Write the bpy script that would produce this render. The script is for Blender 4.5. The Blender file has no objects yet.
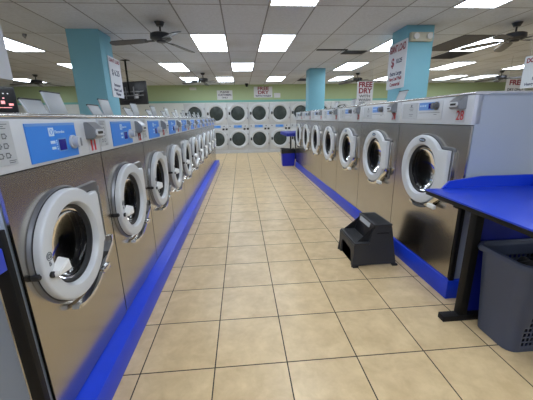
import bpy, bmesh, math, random
from mathutils import Vector, Matrix
random.seed(7)
S = bpy.context.scene
COL = S.collection
PI = math.pi

# ------------------------------------------------------------------ materials
def lin(c):
    r = []
    for v in c:
        v = v / 255.0
        r.append(v / 12.92 if v <= 0.04045 else ((v + 0.055) / 1.055) ** 2.4)
    return (r[0], r[1], r[2], 1.0)

def mat(name, rgb, rough=0.5, metal=0.0, var=0.06, scale=6.0, bump=0.0, spec=0.5, coat=0.0, stretch=None):
    m = bpy.data.materials.new(name); m.use_nodes = True
    nt = m.node_tree; b = nt.nodes['Principled BSDF']
    b.inputs['Roughness'].default_value = rough
    b.inputs['Metallic'].default_value = metal
    b.inputs['Specular IOR Level'].default_value = spec
    b.inputs['Coat Weight'].default_value = coat
    tc = nt.nodes.new('ShaderNodeTexCoord'); mp = nt.nodes.new('ShaderNodeMapping')
    if stretch: mp.inputs['Scale'].default_value = stretch
    nz = nt.nodes.new('ShaderNodeTexNoise'); nz.inputs['Scale'].default_value = scale; nz.inputs['Detail'].default_value = 5
    nt.links.new(tc.outputs['Object'], mp.inputs['Vector']); nt.links.new(mp.outputs['Vector'], nz.inputs['Vector'])
    mx = nt.nodes.new('ShaderNodeMix'); mx.data_type = 'RGBA'
    c = lin(rgb)
    mx.inputs['A'].default_value = tuple(max(0, x * (1 - var)) for x in c[:3]) + (1,)
    mx.inputs['B'].default_value = tuple(min(1, x * (1 + var)) for x in c[:3]) + (1,)
    nt.links.new(nz.outputs['Fac'], mx.inputs['Factor']); nt.links.new(mx.outputs['Result'], b.inputs['Base Color'])
    if bump:
        bp = nt.nodes.new('ShaderNodeBump'); bp.inputs['Strength'].default_value = bump; bp.inputs['Distance'].default_value = 0.002
        nt.links.new(nz.outputs['Fac'], bp.inputs['Height']); nt.links.new(bp.outputs['Normal'], b.inputs['Normal'])
    return m

def emis(name, rgb, strength):
    m = bpy.data.materials.new(name); m.use_nodes = True
    b = m.node_tree.nodes['Principled BSDF']
    b.inputs['Base Color'].default_value = (0.8, 0.8, 0.8, 1)
    b.inputs['Emission Color'].default_value = lin(rgb); b.inputs['Emission Strength'].default_value = strength
    return m

M = {}
M['steel'] = mat('brushed_steel', (186, 181, 174), 0.23, 1.0, 0.10, 3.0, 0.0)
M['steel_edge'] = mat('polished_steel_trim', (205, 203, 200), 0.18, 1.0, 0.05)
M['chrome'] = mat('chrome', (225, 225, 225), 0.10, 1.0, 0.03)
M['drum'] = mat('drum_steel', (84, 83, 82), 0.38, 1.0, 0.2, 20)
M['panel_grey'] = mat('control_panel_grey', (196, 200, 205), 0.38, 0.0, 0.03)
M['label_grey'] = mat('label_plate_grey', (178, 182, 186), 0.45, 0.0, 0.04)
M['side_paint'] = mat('cabinet_side_paint', (158, 168, 180), 0.35, 0.0, 0.03, 2)
M['door_white'] = mat('door_ring_white', (200, 204, 208), 0.32, 0.0, 0.03, coat=0.2)
M['white_plastic'] = mat('white_plastic', (232, 232, 230), 0.3, 0.0, 0.02)
M['lid'] = mat('lid_plastic', (158, 162, 166), 0.4, 0.0, 0.05)
M['rubber'] = mat('dark_rubber', (34, 34, 36), 0.55, 0.0, 0.1)
M['grey_rubber'] = mat('grey_flange', (120, 122, 126), 0.35, 0.7, 0.1)
M['black'] = mat('black_plastic', (20, 20, 22), 0.42, 0.0, 0.1)
M['black_metal'] = mat('black_powder_coat', (13, 13, 14), 0.55, 0.0, 0.1, spec=.3)
M['stool'] = mat('charcoal_plastic', (44, 45, 49), 0.5, 0.0, 0.1, 60, 0.3)
M['panel_blue'] = mat('control_blue', (52, 128, 220), 0.35, 0.0, 0.03)
M['panel_blue_light'] = mat('control_blue_light', (104, 150, 214), 0.35, 0.0, 0.03)
M['display'] = mat('display_navy', (28, 24, 130), 0.2, 0.0, 0.1)
M['icon'] = mat('icon_pale', (190, 214, 240), 0.4)
M['ink'] = mat('ink_grey', (88, 92, 98), 0.5)
M['red'] = mat('red_ink', (190, 24, 34), 0.45, 0.0, 0.05)
M['navy_ink'] = mat('navy_ink', (46, 50, 88), 0.5)
M['red_dark'] = mat('sign_crimson', (140, 28, 52), 0.5)
M['paper'] = mat('sign_board_white', (214, 216, 222), 0.55, 0.0, 0.04)
M['blue'] = mat('glossy_blue_paint', (26, 66, 214), 0.33, 0.0, 0.10, 9)
M['laminate'] = mat('blue_laminate', (22, 60, 192), 0.38, 0.0, 0.04)
M['blue_board'] = mat('blue_board', (14, 34, 150), 0.5, 0.0, 0.06)
M['bin_blue'] = mat('blue_bin_plastic', (28, 40, 190), 0.4, 0.0, 0.05)
M['bag'] = mat('black_bin_bag', (22, 22, 26), 0.3, 0.0, 0.2, 20, 0.6)
M['basket'] = mat('slate_basket_plastic', (76, 85, 108), 0.45, 0.0, 0.04)
M['cloth'] = mat('dark_cloth', (16, 16, 21), 0.9, 0.0, 0.2, 30, 0.5)
M['green'] = mat('green_wall_paint', (170, 188, 148), 0.75, 0.0, 0.04, 2)
M['teal'] = mat('teal_column_paint', (122, 180, 198), 0.6, 0.0, 0.04, 3)
M['teal_trim'] = mat('teal_trim', (120, 182, 176), 0.55, 0.0, 0.04)
M['white_wall'] = mat('white_wall_panel', (214, 218, 216), 0.6, 0.0, 0.03)
M['side_wall'] = mat('pale_wall_paint', (198, 200, 190), 0.75, 0.0, 0.03)
M['dryer'] = mat('dryer_enamel', (198, 200, 202), 0.4, 0.1, 0.05)
M['fan'] = mat('fan_dark_bronze', (48, 50, 56), 0.4, 0.2, 0.1)
M['fan_blade'] = mat('fan_blade_grey', (66, 70, 80), 0.35, 0.0, 0.1)
M['beige'] = mat('aged_beige_plastic', (190, 186, 166), 0.5, 0.0, 0.1, 20)
M['dark_tile'] = mat('dark_ceiling_tile', (84, 84, 90), 0.8, 0.0, 0.15, 12)
M['frame_white'] = mat('white_frame', (206, 206, 204), 0.5)
M['alu'] = mat('aluminium', (160, 162, 166), 0.35, 0.9, 0.05)
M['vend_red'] = emis('red_lit_sign', (230, 30, 50), 1.2)
M['vend_white'] = emis('white_lit_mark', (220, 225, 235), 1.0)
M['lamp'] = emis('light_diffuser', (232, 243, 255), 10.5)
M['coin_grey'] = mat('coin_box_grey', (140, 143, 147), 0.35, 0.5, 0.06)
M['tv_screen'] = mat('tv_dark_shell', (44, 46, 52), 0.35, 0.0, 0.2)

def glass_mat(name, tint, gloss):
    m = bpy.data.materials.new(name); m.use_nodes = True
    nt = m.node_tree
    for n in list(nt.nodes):
        if n.type != 'OUTPUT_MATERIAL': nt.nodes.remove(n)
    out = [n for n in nt.nodes][0]
    tr = nt.nodes.new('ShaderNodeBsdfTransparent'); tr.inputs[0].default_value = (tint, tint, tint * 1.03, 1)
    gl = nt.nodes.new('ShaderNodeBsdfGlossy'); gl.inputs['Roughness'].default_value = 0.05; gl.inputs[0].default_value = (.9, .9, .9, 1)
    fr = nt.nodes.new('ShaderNodeFresnel'); fr.inputs[0].default_value = gloss
    mx = nt.nodes.new('ShaderNodeMixShader')
    nt.links.new(fr.outputs[0], mx.inputs[0]); nt.links.new(tr.outputs[0], mx.inputs[1]); nt.links.new(gl.outputs[0], mx.inputs[2])
    nt.links.new(mx.outputs[0], out.inputs[0])
    return m
M['glass'] = glass_mat('smoked_door_glass', 0.5, 1.22)
M['window_glass'] = glass_mat('storefront_glass', 0.95, 1.35)

# floor tiles -------------------------------------------------------------
T = 0.457
def math_node(nt, op, a=None, b=None, c=None):
    n = nt.nodes.new('ShaderNodeMath'); n.operation = op
    for i, v in enumerate((a, b, c)):
        if v is None: continue
        if isinstance(v, (int, float)): n.inputs[i].default_value = v
        else: nt.links.new(v, n.inputs[i])
    return n.outputs[0]

def grid_mat(name, px, py, ox, oy, line, base_a, base_b, line_c, rough, cellvar, nscale, line_rough=0.8, bump=0.0, stain=None):
    m = bpy.data.materials.new(name); m.use_nodes = True
    nt = m.node_tree; b = nt.nodes['Principled BSDF']
    geo = nt.nodes.new('ShaderNodeNewGeometry'); sp = nt.nodes.new('ShaderNodeSeparateXYZ')
    nt.links.new(geo.outputs['Position'], sp.inputs[0])
    u = math_node(nt, 'DIVIDE', math_node(nt, 'SUBTRACT', sp.outputs[0], ox), px)
    v = math_node(nt, 'DIVIDE', math_node(nt, 'SUBTRACT', sp.outputs[1], oy), py)
    du = math_node(nt, 'MULTIPLY', math_node(nt, 'PINGPONG', u, 0.5), px)
    dv = math_node(nt, 'MULTIPLY', math_node(nt, 'PINGPONG', v, 0.5), py)
    d = math_node(nt, 'MINIMUM', du, dv)
    isl = math_node(nt, 'LESS_THAN', d, line)
    fu = math_node(nt, 'FLOOR', u); fv = math_node(nt, 'FLOOR', v)
    cb = nt.nodes.new('ShaderNodeCombineXYZ'); nt.links.new(fu, cb.inputs[0]); nt.links.new(fv, cb.inputs[1])
    wn = nt.nodes.new('ShaderNodeTexWhiteNoise'); nt.links.new(cb.outputs[0], wn.inputs['Vector'])
    # noise with a per tile offset
    va = nt.nodes.new('ShaderNodeVectorMath'); va.operation = 'MULTIPLY_ADD'
    nt.links.new(wn.outputs['Color'], va.inputs[0]); va.inputs[1].default_value = (9, 9, 9); nt.links.new(geo.outputs['Position'], va.inputs[2])
    nz = nt.nodes.new('ShaderNodeTexNoise'); nz.inputs['Scale'].default_value = nscale; nz.inputs['Detail'].default_value = 8; nz.inputs['Roughness'].default_value = 0.65
    nz.inputs['Distortion'].default_value = 0.25
    nt.links.new(va.outputs[0], nz.inputs['Vector'])
    rp = nt.nodes.new('ShaderNodeMapRange'); rp.inputs['From Min'].default_value = 0.33; rp.inputs['From Max'].default_value = 0.67
    nt.links.new(nz.outputs['Fac'], rp.inputs['Value'])
    mx = nt.nodes.new('ShaderNodeMix'); mx.data_type = 'RGBA'
    mx.inputs['A'].default_value = lin(base_a); mx.inputs['B'].default_value = lin(base_b)
    nt.links.new(rp.outputs[0], mx.inputs['Factor'])
    hv = nt.nodes.new('ShaderNodeHueSaturation')
    nt.links.new(mx.outputs['Result'], hv.inputs['Color'])
    nt.links.new(math_node(nt, 'MULTIPLY_ADD', wn.outputs['Value'], cellvar, 1 - cellvar / 2), hv.inputs['Value'])
    col = hv.outputs[0]
    if stain:
        n2 = nt.nodes.new('ShaderNodeTexNoise'); n2.inputs['Scale'].default_value = stain[0]; n2.inputs['Detail'].default_value = 3
        nt.links.new(geo.outputs['Position'], n2.inputs['Vector'])
        r2 = nt.nodes.new('ShaderNodeMapRange'); r2.inputs['From Min'].default_value = 0.52; r2.inputs['From Max'].default_value = 0.75; r2.inputs['To Max'].default_value = stain[1]
        nt.links.new(n2.outputs['Fac'], r2.inputs['Value'])
        m2 = nt.nodes.new('ShaderNodeMix'); m2.data_type = 'RGBA'; m2.inputs['B'].default_value = lin(stain[2])
        nt.links.new(r2.outputs[0], m2.inputs['Factor']); nt.links.new(col, m2.inputs['A']); col = m2.outputs['Result']
    m3 = nt.nodes.new('ShaderNodeMix'); m3.data_type = 'RGBA'; m3.inputs['B'].default_value = lin(line_c)
    nt.links.new(isl, m3.inputs['Factor']); nt.links.new(col, m3.inputs['A'])
    nt.links.new(m3.outputs['Result'], b.inputs['Base Color'])
    rr = math_node(nt, 'MULTIPLY_ADD', isl, line_rough - rough, rough)
    nt.links.new(rr, b.inputs['Roughness'])
    if bump:
        bp = nt.nodes.new('ShaderNodeBump'); bp.inputs['Strength'].default_value = bump; bp.inputs['Distance'].default_value = 0.003
        nt.links.new(math_node(nt, 'MULTIPLY', isl, -1.0), bp.inputs['Height']); nt.links.new(bp.outputs['Normal'], b.inputs['Normal'])
    return m
M['floor'] = grid_mat('beige_stone_tile', T, T, 0, 0, 0.0038, (204, 176, 132), (226, 200, 156), (62, 52, 42), 0.33, 0.05, 7.0, 0.9, 0.5)
CX, CY, CX0, CY0 = 0.615, 1.345, -0.135, 2.757
M['ceiling'] = grid_mat('acoustic_ceiling_tile', CX, CY, CX0, CY0, 0.010, (192, 197, 208), (207, 212, 223), (120, 122, 130), 0.9, 0.12, 30.0, 0.6, 0.6,
                        stain=(0.9, 0.35, (150, 146, 142)))

# ------------------------------------------------------------------ mesh helpers
def finish(bm, name, material, parent=None, smooth=40):
    bmesh.ops.recalc_face_normals(bm, faces=bm.faces)
    me = bpy.data.meshes.new(name); bm.to_mesh(me); bm.free()
    if smooth:
        for p in me.polygons: p.use_smooth = True
        me.set_sharp_from_angle(angle=math.radians(smooth))
    mats = material if isinstance(material, (list, tuple)) else [material]
    for m in mats: me.materials.append(M[m])
    o = bpy.data.objects.new(name, me); COL.objects.link(o)
    if parent: o.parent = parent
    return o

def bbox(bm, x0, x1, y0, y1, z0, z1, bev=0.0, seg=2, mi=0):
    r = bmesh.ops.create_cube(bm, size=1.0)
    vs = r['verts']
    for v in vs:
        v.co.x = x0 if v.co.x < 0 else x1
        v.co.y = y0 if v.co.y < 0 else y1
        v.co.z = z0 if v.co.z < 0 else z1
    fs = set(f for v in vs for f in v.link_faces)
    for f in fs: f.material_index = mi
    if bev:
        es = list(set(e for v in vs for e in v.link_edges))
        bmesh.ops.bevel(bm, geom=es, offset=bev, segments=seg, profile=0.5, affect='EDGES')
    return vs

def box(name, m, parent, x0, x1, y0, y1, z0, z1, bev=0.003, seg=2):
    bm = bmesh.new(); bbox(bm, x0, x1, y0, y1, z0, z1, bev, seg)
    return finish(bm, name, m, parent)

def prism(bm, pts, axis, a0, a1, mi=0):
    """extrude polygon pts along axis ('x','y','z')"""
    def co(p, a):
        if axis == 'x': return (a, p[0], p[1])
        if axis == 'y': return (p[0], a, p[1])
        return (p[0], p[1], a)
    A = [bm.verts.new(co(p, a0)) for p in pts]; B = [bm.verts.new(co(p, a1)) for p in pts]
    fs = [bm.faces.new(A), bm.faces.new(B[::-1])]
    n = len(pts)
    for i in range(n): fs.append(bm.faces.new((A[i], A[(i + 1) % n], B[(i + 1) % n], B[i])))
    for f in fs: f.material_index = mi
    return fs

def cyl(bm, c, r, h, axis='z', seg=24, r2=None):
    """cylinder centred at c"""
    rot = Matrix.Identity(4)
    if axis == 'x': rot = Matrix.Rotation(PI / 2, 4, 'Y')
    if axis == 'y': rot = Matrix.Rotation(-PI / 2, 4, 'X')
    return bmesh.ops.create_cone(bm, cap_ends=True, segments=seg, radius1=r, radius2=r if r2 is None else r2, depth=h,
                                 matrix=Matrix.Translation(c) @ rot)['verts']

def tube(bm, p0, p1, r, seg=10):
    p0 = Vector(p0); p1 = Vector(p1); d = p1 - p0
    q = d.to_track_quat('Z', 'Y').to_matrix().to_4x4()
    bmesh.ops.create_cone(bm, cap_ends=True, segments=seg, radius1=r, radius2=r, depth=d.length, matrix=Matrix.Translation((p0 + p1) / 2) @ q)

def loops(bm, L, closed=True, mi=0, cap0=False, cap1=False):
    R = [[bm.verts.new(p) for p in l] for l in L]
    n = len(R[0])
    for a, b in zip(R, R[1:]):
        for i in range(n if closed else n - 1):
            j = (i + 1) % n
            f = bm.faces.new((a[i], a[j], b[j], b[i])); f.material_index = mi
    if cap0: bm.faces.new(R[0]).material_index = mi
    if cap1: bm.faces.new(R[-1]).material_index = mi
    return R

def circ(cx, cz, r, y, n=56):
    return [(cx + r * math.cos(2 * PI * i / n), y, cz + r * math.sin(2 * PI * i / n)) for i in range(n)]

def ray_rect(cx, cz, x0, x1, z0, z1, a):
    c, s = math.cos(a), math.sin(a)
    t = 1e9
    if c > 1e-9: t = min(t, (x1 - cx) / c)
    if c < -1e-9: t = min(t, (x0 - cx) / c)
    if s > 1e-9: t = min(t, (z1 - cz) / s)
    if s < -1e-9: t = min(t, (z0 - cz) / s)
    return cx + t * c, cz + t * s

def plate_hole(bm, x0, x1, z0, z1, cx, cz, r, y, n=64):
    angs = [2 * PI * i / n for i in range(n)]
    for X, Z in ((x0, z0), (x1, z0), (x1, z1), (x0, z1)):
        a = math.atan2(Z - cz, X - cx) % (2 * PI)
        k = min(range(len(angs)), key=lambda i: abs(angs[i] - a)); angs[k] = a
    A = [(cx + r * math.cos(a), y, cz + r * math.sin(a)) for a in angs]
    Bo = []
    for a in angs:
        x, z = ray_rect(cx, cz, x0, x1, z0, z1, a); Bo.append((x, y, z))
    C_ = [(p[0], y + 0.03, p[2]) for p in A]
    D_ = [(p[0], y + 0.012, p[2]) for p in Bo]
    loops(bm, [C_, A, Bo, D_])

def text_obj(s, size, m, parent, loc, rot, name='lettering', align='CENTER', bold=0.0, depth=0.0008, sx=1.0):
    cu = bpy.data.curves.new(name, 'FONT'); cu.body = s; cu.size = size; cu.align_x = align; cu.align_y = 'CENTER'
    cu.extrude = depth; cu.offset = bold; cu.resolution_u = 3
    o = bpy.data.objects.new(name + '_tmp', cu); COL.objects.link(o)
    dg = bpy.context.evaluated_depsgraph_get(); dg.update()
    me = bpy.data.meshes.new_from_object(o.evaluated_get(dg))
    bpy.data.objects.remove(o); bpy.data.curves.remove(cu)
    me.materials.clear(); me.materials.append(M[m])
    t = bpy.data.objects.new(name, me); COL.objects.link(t)
    t.location = loc; t.rotation_euler = rot; t.scale = (sx, 1, 1)
    if parent: t.parent = parent
    return t

def empty(name, loc, rz=0.0):
    o = bpy.data.objects.new(name, None); COL.objects.link(o); o.location = loc; o.rotation_euler = (0, 0, rz)
    o.empty_display_size = 0.1
    return o

def tag(o, label, cat, group=None, kind=None):
    o['label'] = label; o['category'] = cat
    if group: o['group'] = group
    if kind: o['kind'] = kind
    return o

def struct(o):
    o['kind'] = 'structure'; return o

def copy_tree(o, parent=None):
    c = o.copy(); COL.objects.link(c); c.parent = parent
    for ch in list(o.children): copy_tree(ch, c)
    return c

FRONT = (PI / 2, 0, 0)      # text facing local -Y

# ------------------------------------------------------------------ the room
H = 2.9
XL, XR, YF, YB = -9.5, 13.5, -6.0, 13.0
def plane_obj(name, m, p, flip=False):
    bm = bmesh.new(); vs = [bm.verts.new(q) for q in p]; bm.faces.new(vs)
    me = bpy.data.meshes.new(name); bm.to_mesh(me); bm.free(); me.materials.append(M[m])
    o = bpy.data.objects.new(name, me); COL.objects.link(o); return struct(o)
def slab(name, m, x0, x1, y0, y1, z0, z1):
    return struct(box(name, m, None, x0, x1, y0, y1, z0, z1, 0))
slab('floor', 'floor', XL, XR, YF, YB, -0.1, 0)
slab('ceiling', 'ceiling', XL, XR, YF, YB, H, H + 0.1)
slab('wall_left', 'side_wall', XL - 0.12, XL, YF, YB, 0, H)
slab('wall_right', 'side_wall', XR, XR + 0.12, YF, YB, 0, H)
# back wall: green band above the machines, white panelling beside the dryers
YD = 11.97                     # front plane of the dryer wall
DX0 = -1.75; DP = 0.925; ND = 9
DX1 = DX0 + ND * DP
slab('wall_back', 'green', XL, XR, YD + 0.02, YB, 2.25, H)
slab('wall_back_left_panel', 'white_wall', XL, DX0 - 0.004, YD, YD + 0.2, 0, 2.15)
slab('wall_back_right_panel', 'white_wall', DX1 + 0.004, XR, YD, YD + 0.2, 0, 2.15)
slab('trim_1', 'teal_trim', XL, XR, YD - 0.015, YD + 0.3, 2.19, 2.27)
slab('trim_2', 'white_wall', XL, XR, YD + 0.005, YD + 0.2, 2.15, 2.19)
# unseen storefront behind the camera, inferred; its windows added as a light source
def wall_front():
    y0, y1 = YF - 0.15, YF
    bm = bmesh.new()
    bbox(bm, XL, XR, y0, y1, 0, 0.5); bbox(bm, XL, XR, y0, y1, 2.55, H)
    xs = [XL, -6.9, -4.0, -3.7, -0.9, -0.6, 2.2, 2.5, 5.3, 5.6, 8.4, 8.7, 11.5, XR]
    for i in range(0, len(xs), 2): bbox(bm, xs[i], xs[i + 1] if i else -6.9 - 0.3, y0, y1, 0.5, 2.55)
    return xs
bm = bmesh.new()
wins = [(-7.2, -4.2), (-3.7, -0.7), (-0.2, 2.8), (3.3, 6.3), (6.8, 9.8)]
bbox(bm, XL, XR, YF - 0.15, YF, 0, 0.45); bbox(bm, XL, XR, YF - 0.15, YF, 2.6, H)
edges_ = [XL] + [v for w in wins for v in w] + [XR]
for i in range(0, len(edges_), 2): bbox(bm, edges_[i], edges_[i + 1], YF - 0.15, YF, 0.45, 2.6)
struct(finish(bm, 'wall_front', 'side_wall', None, 0))
for k, (a, b_) in enumerate(wins):
    w = box('window_%d' % (k + 1), 'window_glass', None, a, b_, YF - 0.08, YF - 0.07, 0.45, 2.6, 0); struct(w)
    bm = bmesh.new()
    for x in (a + 0.025, (a + b_) / 2, b_ - 0.025): bbox(bm, x - 0.025, x + 0.025, YF - 0.10, YF - 0.05, 0.45, 2.6)
    for z in (0.475, 2.575): bbox(bm, a, b_, YF - 0.10, YF - 0.05, z - 0.025, z + 0.025)
    finish(bm, 'window_frame', 'alu', w, 0)

# columns
def column(x0, x1, y0, y1, n):
    return struct(box('wall_column_%d' % n, 'teal', None, x0, x1, y0, y1, 0, H, 0.004))
COLS = [(-1.985, -1.50, 3.84, 4.32), (2.762, 3.24, 7.76, 8.23), (3.385, 3.85, 3.55, 4.02)]
for i, c in enumerate(COLS): column(*c, i + 1)

# ------------------------------------------------------------------ washers
def door_outline(cx, cz, R, ext, zh, y, n=96, grow=0.0, zlo=None):
    """circle merged with a squared block towards +x"""
    pts = []
    R = R + grow
    for i in range(n):
        a = 2 * PI * i / n
        c, s = math.cos(a), math.sin(a)
        r = R
        if c > 0.05:
            # ray into rect x<ext, |z|<zh
            zz = zh if (s > 0 or zlo is None) else zlo
            t = min((ext + grow) / c, (zz + grow) / abs(s) if abs(s) > 1e-6 else 9)
            if t > r: r = t
        pts.append((cx + r * c, y, cz + r * s))
    return pts

def make_washer(W, Ht, D, split, cx, cz, R, side, model):
    t = empty('front_load_washer', (0, 0, 0))
    hw = W / 2 - 0.0055
    # cabinet: sides, back, top, bottom
    bm = bmesh.new()
    prism(bm, [(-hw, 0.02), (-hw, D), (hw, D), (hw, 0.02), (hw - 0.02, 0.02), (hw - 0.02, D - 0.02), (-hw + 0.02, D - 0.02), (-hw + 0.02, 0.02)], 'z', 0, Ht - 0.02)
    bbox(bm, -hw, hw, 0.02, D, Ht - 0.03, Ht - 0.012)
    finish(bm, 'cabinet', 'side_paint', t, 30)
    # stainless front with the door opening
    bm = bmesh.new()
    ro = R * 0.74
    plate_hole(bm, -hw, hw, 0.012, split - 0.004, cx, cz, ro, 0.0)
    finish(bm, 'front_panel', 'steel', t, 30)
    # drum and gasket
    bm = bmesh.new()
    loops(bm, [circ(cx, cz, R * .80, .09), circ(cx, cz, R * .88, .12), circ(cx, cz, R * .88, .50), circ(cx, cz, R * .2, .53)], cap1=True)
    dr = finish(bm, 'drum', 'drum', t)
    bm = bmesh.new()
    for k in range(3):
        a = k * 2 * PI / 3 + 0.5
        c, s = math.cos(a), math.sin(a)
        px, pz = cx + R * .80 * c, cz + R * .80 * s
        n_ = (-s * 0.03, c * 0.03)
        prism_pts = [(px + n_[0], pz + n_[1]), (px - n_[0], pz - n_[1]), (px - n_[0] * .4 - c * .05, pz - n_[1] * .4 - s * .05), (px + n_[0] * .4 - c * .05, pz + n_[1] * .4 - s * .05)]
        prism(bm, prism_pts, 'y', .14, .48)
    finish(bm, 'drum_lifter', 'drum', dr)
    bm = bmesh.new()
    loops(bm, [circ(cx, cz, ro, .03), circ(cx, cz, ro - .012, .04), circ(cx, cz, ro + .004, .055), circ(cx, cz, ro - .012, .07), circ(cx, cz, R * .8, .09)])
    finish(bm, 'door_gasket', 'rubber', t)
    # control panel box
    zt = Ht - 0.022
    box('control_panel', 'panel_grey', t, -hw, hw, -0.008, 0.06, split, zt, 0.004)
    bm = bmesh.new(); bbox(bm, -hw, hw, -0.002, 0.012, split - 0.006, split)
    finish(bm, 'panel_seam', 'rubber', t, 0)
    # rounded stainless top edge
    bm = bmesh.new()
    prof = [(0.10, zt + 0.002), (-0.004, zt + 0.002), (-0.012, zt + 0.006), (-0.014, zt + 0.012), (-0.010, zt + 0.019), (0.0, Ht - 0.001), (0.012, Ht), (D, Ht), (D, Ht - 0.012), (0.10, Ht - 0.012)]
    prism(bm, prof, 'x', -hw - 0.002, hw + 0.002)
    finish(bm, 'top_cover', 'steel_edge', t, 50)
    # bezel behind the door
    ext = R * 1.0 if model == 'small' else R * 1.14
    zh = R * 0.74 if model == 'small' else R * .66
    bext = R * 1.26 if model == 'small' else R * 1.18
    bzh = R * .86 if model == 'small' else R * .70
    bm = bmesh.new()
    g = 0.008
    o1 = door_outline(cx, cz, R, bext, bzh, 0.0, grow=g + .006); o2 = door_outline(cx, cz, R, bext, bzh, -0.012, grow=g); o3 = circ(cx, cz, ro + .01, -0.012, 96); o4 = circ(cx, cz, ro, 0.006, 96)
    loops(bm, [o1, o2, o3, o4])
    finish(bm, 'door_bezel', 'grey_rubber', t)
    # dark ring put in as the shade of the gap between bezel and door
    bm = bmesh.new()
    o1 = door_outline(cx, cz, R, ext, zh, -0.012, grow=.004); o2 = door_outline(cx, cz, R, ext, zh, -0.014, grow=.001); o3 = circ(cx, cz, ro + .005, -0.014, 96)
    loops(bm, [o1, o2, o3]); finish(bm, 'door_gap_shade', 'rubber', t)
    # door ring
    bm = bmesh.new()
    P_ = 0.048
    zl = R * .38
    def dl(y, g): return door_outline(cx, cz, R, ext, zh, y, grow=g, zlo=zl)
    L = [dl(-.008, -.002), dl(-P_ + .012, 0), dl(-P_ + .005, -.002), dl(-P_ + .001, -.006), dl(-P_, -.011), circ(cx, cz, R * .775, -P_, 96), circ(cx, cz, R * .755, -P_ + .001, 96),
         circ(cx, cz, R * .74, -P_ + .006, 96), circ(cx, cz, R * .725, -P_ + .016, 96), circ(cx, cz, R * .70, -.014, 96), circ(cx, cz, R * .69, 0.0, 96)]
    loops(bm, L)
    door = finish(bm, 'door', 'door_white', t, 34)
    # bowl glass
    bm = bmesh.new()
    rg = R * .68
    Lg = []
    for k in range(9):
        u = k / 8.0
        Lg.append(circ(cx, cz, max(rg * math.cos(u * PI / 2 * .985), 0.004), -.015 + .10 * math.sin(u * PI / 2), 48))
    loops(bm, Lg, cap1=True)
    finish(bm, 'door_glass', 'glass', door, 80)
    # dark inner lip
    bm = bmesh.new(); loops(bm, [circ(cx, cz, R * .705, -.020), circ(cx, cz, R * .665, -.018), circ(cx, cz, R * .655, .004)])
    finish(bm, 'glass_rim', 'rubber', door)
    # latch on the left of the door
    bm = bmesh.new()
    lx = cx - R - 0.018
    bbox(bm, lx - 0.002, lx + .018, -0.030, 0.0, cz - .046, cz - .022, .003); cyl(bm, (lx + .006, -0.028, cz - .034), .010, .012, 'y', 16)
    finish(bm, 'door_latch', 'rubber' if model == 'small' else 'grey_rubber', t)
    # chrome hinge strap: runs down the right and under the door
    bm = bmesh.new()
    rr = R + (.040 if model == 'small' else .022)
    pts = []
    for k in range(19):
        a = -PI * .60 + k / 18.0 * PI * .36
        pts.append((cx + rr * math.cos(a), cz + rr * math.sin(a)))
    pts += [(cx + bext + .004, cz - bzh * .62), (cx + bext + .006, cz - bzh * .45)]
    A = []
    for i, p in enumerate(pts):
        a = pts[max(i - 1, 0)]; b = pts[min(i + 1, len(pts) - 1)]
        d = Vector((b[0] - a[0], b[1] - a[1])).normalized(); nrm = Vector((d.y, -d.x))
        wdt = .016 + .010 * (i / len(pts))
        q0 = (p[0] - nrm.x * wdt * .3, p[1] - nrm.y * wdt * .3); q1 = (p[0] + nrm.x * wdt, p[1] + nrm.y * wdt)
        A.append([(q0[0], -.012, q0[1]), (q0[0], -.050, q0[1]), (q1[0], -.044, q1[1]), (q1[0], -.012, q1[1])])
    loops(bm, A, cap0=True, cap1=True)
    finish(bm, 'hinge_strap', 'chrome', t, 50)
    bm = bmesh.new(); bbox(bm, cx + bext + .008, cx + bext + .018, -.016, 0, cz - bzh * .42, cz + bzh * .9, .002); finish(bm, 'hinge_edge', 'steel_edge', t)
    bm = bmesh.new()
    bbox(bm, cx + R * .62, cx + R * .92, -.062, -.03, cz - R * .98, cz - R * .86, .008)
    finish(bm, 'hinge_foot', 'chrome' if model == 'small' else 'white_plastic', t)
    if model == 'small':
        # wedge pull handle at lower left of the ring
        bm = bmesh.new()
        hx, hz = cx - R * .76, cz - R * .14
        A_ = [(hx - .028, -P_ + .004, hz - .028), (hx - .028, -P_ + .004, hz + .004), (hx + .048, -P_ + .01, hz + .045), (hx + .066, -P_ + .01, hz - .030)]
        B_ = [(hx - .022, -P_ - .030, hz - .020), (hx - .022, -P_ - .030, hz - .004), (hx + .040, -P_ - .044, hz + .034), (hx + .056, -P_ - .040, hz - .022)]
        loops(bm, [A_, B_], cap0=True, cap1=True)
        bmesh.ops.bevel(bm, geom=list(bm.edges), offset=.005, segments=2, affect='EDGES')
        finish(bm, 'handle', 'white_plastic', door)
        bm = bmesh.new(); cyl(bm, (hx - .03, -P_ - .004, hz - .008), .014, .012, 'y', 16); finish(bm, 'handle_pivot', 'black', door)
        text_obj('@', .040, 'ink', door, (cx - R * .83, -P_ - .001, cz + R * .13), FRONT, 'door_symbol')
        text_obj('B', .028, 'ink', door, (cx - R * .84, -P_ - .001, cz - R * .0), FRONT, 'door_symbol')
    else:
        bm = bmesh.new()
        o = [(cx + .046 * math.cos(2 * PI * k / 24), cz + R * .86 + .019 * math.sin(2 * PI * k / 24)) for k in range(24)]
        prism(bm, o, 'y', -P_ - .004, -P_ + .002); bd = finish(bm, 'badge', 'ink', door)
        bm = bmesh.new()
        A_ = [(cx + .046 * math.cos(2 * PI * k / 24), -P_ - .005, cz + R * .86 + .019 * math.sin(2 * PI * k / 24)) for k in range(24)]
        B_ = [(cx + .041 * math.cos(2 * PI * k / 24), -P_ - .005, cz + R * .86 + .015 * math.sin(2 * PI * k / 24)) for k in range(24)]
        loops(bm, [A_, B_]); finish(bm, 'badge_rim', 'chrome', door)
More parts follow.
